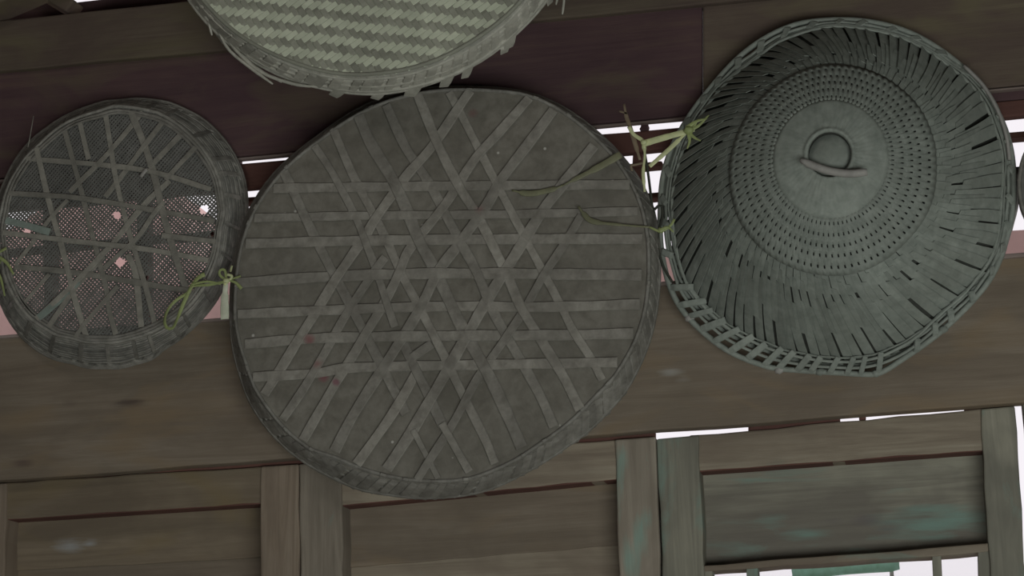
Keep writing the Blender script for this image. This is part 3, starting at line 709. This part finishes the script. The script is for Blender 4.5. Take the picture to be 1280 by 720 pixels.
lashings('rim_lashing', HE3, HE2, 30, .25, M['hat'], ht, slant=.05, thick=.003, t0=.9*PI, t1=2.4*PI)
P = resample(pts([(1236, 118), (1254, 160), (1265, 205), (1272, 250), (1264, 288)], -.02), 20); V, F = tube(P, .0022, k=5); build('loose_wire', V, F, M['hatlt'], ht)
P = resample(pts([(1205, 82), (1230, 108), (1248, 140), (1258, 170), (1262, 200)], -.045), 20); V, F = tube(P, .003, k=5); build('loose_wire', V, F, M['hatlt'], ht)

# ---- pale twill tray at the top
TB = (453, -168, 260, 261, -.205); TR = (459, -160, 270, 273, -.155)
tt = empty('twill_tray', at(461, -137, -.06), 'pale bamboo tray at the top edge with a zigzag twill weave and frayed rim', 'tray')
C = at(TB[0], TB[1], TB[4]); rx = (at(TB[0]+TB[2], TB[1], TB[4])-C).length; rz = (at(TB[0], TB[1]+TB[3], TB[4])-C).length
wcell = 8.3*.00112; rot = math.radians(-13); TPOLY = ring(TB, 90)
for fam in (0, 1):
    an = rot+math.radians(45 if fam == 0 else -45); u = Vector((math.cos(an), 0, math.sin(an))); v = Vector((-math.sin(an), 0, math.cos(an)))
    n = int(max(rx, rz)/wcell)+1
    for i in range(-n, n+1):
        o_ = v*((i+.0)*wcell)
        cl = clip_poly(TPOLY, C+o_, u)
        if not cl: continue
        s0, s1 = cl
        if s1-s0 < .02: continue
        P = []
        s = s0; js = [s0]
        k0 = math.ceil(s0/wcell*2); k1 = math.floor(s1/wcell*2)
        prm = [s0]+[k*wcell/2 for k in range(k0, k1+1)]+[s1]
        for s in prm:
            j = round(s/wcell)
            # both families share one cell grid: fam 0 runs along a, crossing strips of fam 1 at index j
            a_, b_ = (j, i) if fam == 0 else (i, -j)
            # cell value decides which family lies on top; the iso-lines run level across the tray
            over0 = ((a_+b_) % 4) < 2
            up = over0 if fam == 0 else not over0
            P.append(C+o_+u*s+NRM*(.0016 if up else .0002))
        if P[-1].z > 9: continue
        V, F = ribbon(P, wcell*.97, .0007); 
        build('pale_strip' if fam == 0 else 'grey_strip', V, F, M['light'] if fam == 0 else M['grey'], tt, smooth=False, origin=P[len(P)//2])
loft('side_wall', TB, TR, 96, M['paler'], tt)
for k, (t, r, mm) in enumerate(((-.02, .0035, 'grey'), (.25, .0026, 'paler'), (.45, .0024, 'paler'), (.7, .0028, 'paler'), (1.0, .0040, 'paler'), (1.2, .0028, 'paler'))):
    V, F = tube(ring(le(TB, TR, t), 110, .003, 80+k), r, True); build('rim_hoop', V, F, M[mm], tt)
lashings('rim_binding', le(TB, TR, .2), le(TB, TR, 1.15), 96, .7, M['paler'], tt, slant=.06, thick=.003, jitter=.3)
lashings('rim_end', le(TB, TR, .7), le(TB, TR, 1.55), 40, .35, M['paler'], tt, slant=.08, thick=.002, jitter=.5, seed=12)
for l, r in (([(258, 12), (261, 28), (265, 44)], .0022), ([(262, 14), (273, 38), (286, 62), (312, 84), (341, 105)], .0026), ([(268, 20), (283, 46), (300, 68), (330, 92), (372, 106), (400, 108)], .0030), ([(705, -20), (705, 0), (703, 18)], .0022), ([(697, -25), (697, -5), (695, 6)], .002), ([(300, 66), (320, 84), (352, 103)], .002)):
    P = resample(pts(l, -.150), 14); V, F = tube(P, r, k=5, taper=[1]*12+[.8, .5]); build('loose_end', V, F, M['paler'], tt)
V, F = ribbon(pts([(628, 46), (626, 62)], -.145), .011, .0015); build('rim_end', V, F, M['paler'], tt)

# ---- edge of one more basket at the right border
eb = empty('small_basket', at(1316, 228, -.03), 'dark woven edge of another basket cut off by the right border', 'basket')
EBX = (1318, 230, 44, 66, -.05); EBR = (1320, 232, 47, 70, -.015)
loft('side_wall', EBX, EBR, 48, M['sieve'], eb)
V = [at(EBX[0], EBX[1], EBX[4])]+ring(EBX, 48); build('basket_base', V, [(0, 1+a, 1+(a+1) % 48) for a in range(48)], M['sieve'], eb)
for t in (0, .3, .6, .95):
    V, F = tube(ring(le(EBX, EBR, t), 60, .003, 90), .003, True, k=5); build('rim_hoop', V, F, M['reed'], eb)

# ------------------------------------------------------------------ ties and leaves
def strand(parent, l, Y, wpx, mat, name='leaf_strand', taper=None, n=16, tw=None, thick=.0006, Y2=None):
    k = len(l)
    P = [at(x, y, Y+(0 if Y2 is None else (Y2-Y)*i/(k-1))) for i, (x, y) in enumerate(l)]
    P = resample(P, n)
    tp = [taper[0]+(taper[1]-taper[0])*i/(n-1) if taper and len(taper) == 2 else (1.0 if not taper else taper[min(len(taper)-1, int(i/(n-1)*(len(taper)-1)+.5))]) for i in range(n)]
    V, F = ribbon(P, wpx*.00118, thick, taper=tp, twist=[(tw or 0)*math.sin(i*.5) for i in range(n)])
    return build(name, V, F, mat, parent)
def knot(parent, x, y, Y, r, mat):
    c = at(x, y, Y); V = []; F = []
    P = [c+Vector((-r, 0, -r*.3)), c+Vector((-r*.4, 0, 0)), c+Vector((r*.4, 0, 0)), c+Vector((r, 0, r*.3))]
    V, F = tube(P, r*.9, k=7, taper=[.4, 1, 1, .4]); build('knot', V, F, mat, parent)
t1 = empty('leaf_tie', at(283, 350, -.09), 'green leaf tie with a long loop joining the sieve basket to the central tray', 'tie')
strand(t1, [(282, 352), (262, 356), (240, 358), (235, 366), (222, 374), (212, 384), (206, 398), (208, 409), (216, 410), (222, 398), (230, 378), (240, 357), (248, 347), (256, 343)], -.112, 4.5, M['tie'], taper=[.8, .8, .8, .9, .9, .9, 1, 1, 1, 1.1, 1.2, 1.4, 1.3], n=46, tw=.3)
strand(t1, [(276, 355), (258, 352), (238, 356)], -.114, 3, M['tie'])
strand(t1, [(282, 350), (275, 344), (275, 338), (281, 338), (283, 350)], -.112, 3.5, M['tie'], n=18)
strand(t1, [(283, 351), (292, 348), (301, 345)], -.112, 3, M['tie']); strand(t1, [(283, 350), (294, 353), (302, 361)], -.112, 4, M['tie'], taper=(.6, 1.2))
strand(t1, [(280, 356), (290, 346), (284, 343)], -.113, 3.5, M['tiepale'])
strand(t1, [(283, 350), (281, 370), (281, 399)], -.109, 12, M['tag'], 'leaf_sheath', taper=[.35, .6, .9, 1.0, .95], thick=.001)
strand(t1, [(288, 340), (290, 332)], -.09, 3, M['tiepale']); knot(t1, 283, 351, -.115, .005, M['tiepale'])
t2 = empty('leaf_tie', at(5, 325, -.09), 'green leaf tie on the far left edge of the sieve basket', 'tie')
strand(t2, [(-14, 334), (-4, 318), (8, 310)], -.095, 4, M['tie']); strand(t2, [(-8, 318), (8, 328), (17, 343)], -.096, 6, M['tie'], taper=(1, .5)); strand(t2, [(-12, 330), (0, 346), (6, 370)], -.09, 5, M['tie'], taper=(1, .5)); knot(t2, -4, 328, -.095, .006, M['tie'])
t3 = empty('leaf_tie', at(805, 180, -.118), 'pale yellow leaf tie stretched from a knot across to the cane lid', 'tie')
strand(t3, [(803, 180), (830, 172), (868, 162)], -.122, 9, M['tiepale'], taper=[1.0, .95, .85, .6], Y2=-.122)
strand(t3, [(812, 208), (836, 187), (860, 164)], -.120, 6, M['tiepale'], taper=[.9, 1, .6])
strand(t3, [(786, 158), (792, 168), (803, 176), (805, 186)], -.124, 5, M['tiepale'])
strand(t3, [(780, 130), (783, 146), (788, 160), (800, 200)], -.118, 6, M['tiebrown'], 'dry_stem', taper=[.5, .9, 1, .6])
strand(t3, [(774, 139), (784, 142)], -.118, 2.5, M['tiebrown'], 'dry_stem', n=5)
strand(t3, [(805, 178), (806, 196), (804, 215), (806, 240)], -.121, 5, M['tiepale'], taper=[1, .6, .9, .6])
strand(t3, [(806, 203), (794, 206), (789, 207), (790, 214)], -.119, 3, M['tiebrown'])
knot(t3, 805, 178, -.126, .0045, M['tiepale']); knot(t3, 861, 163, -.124, .007, M['tie'])
for l in ([(858, 163), (872, 158), (886, 144)], [(858, 160), (870, 152), (884, 148)], [(860, 163), (862, 176), (859, 186)], [(860, 165), (868, 172), (876, 176)], [(858, 165), (866, 160), (872, 150)]):
    strand(t3, l, -.124, 6, M['tie'], 'leaf_tip', taper=(1, .3), n=8)
g1_ = empty('grass_blade', at(705, 225, -.09), 'long dried grass blade lying across the upper right of the central tray', 'grass blade')
strand(g1_, [(640, 238), (662, 242), (690, 237), (705, 231)], -.1135, 8, M['tiegrey'], 'blade', taper=[.3, 1, .9, .35], n=16)
strand(g1_, [(703, 232), (725, 221), (752, 207), (776, 193)], -.1135, 9, M['tiegrey'], 'blade', taper=[.3, .7, 1, 1.1], n=16)
g2_ = empty('leaf_tie', at(770, 280, -.09), 'thin yellow-green leaf tie on the right side of the central tray, below the grass blade', 'tie')
strand(g2_, [(723, 258), (731, 269), (742, 277), (775, 281), (812, 284)], -.1135, 5, M['tiegrey'], taper=[.6, 1.4, .8, .5, .5], n=24)
strand(g2_, [(812, 284), (826, 289), (838, 282), (843, 274)], -.114, 4, M['tie'], taper=(.7, .9)); strand(g2_, [(824, 289), (834, 284), (842, 290)], -.116, 5, M['tie'], taper=(1, .4)); knot(g2_, 826, 288, -.112, .005, M['tie'])
stg = empty('tie_string', at(818, 260, -.05), 'thin dark string hanging between the central tray and the cane lid', 'string')
for l in ([(804, 180), (810, 215), (816, 262), (822, 300)], [(818, 262), (826, 256), (828, 270), (822, 300), (828, 330), (840, 352)]):
    V, F = tube(resample(pts(l, -.06), 20), .0022, k=5); build('string_strand', V, F, M['string'], stg)
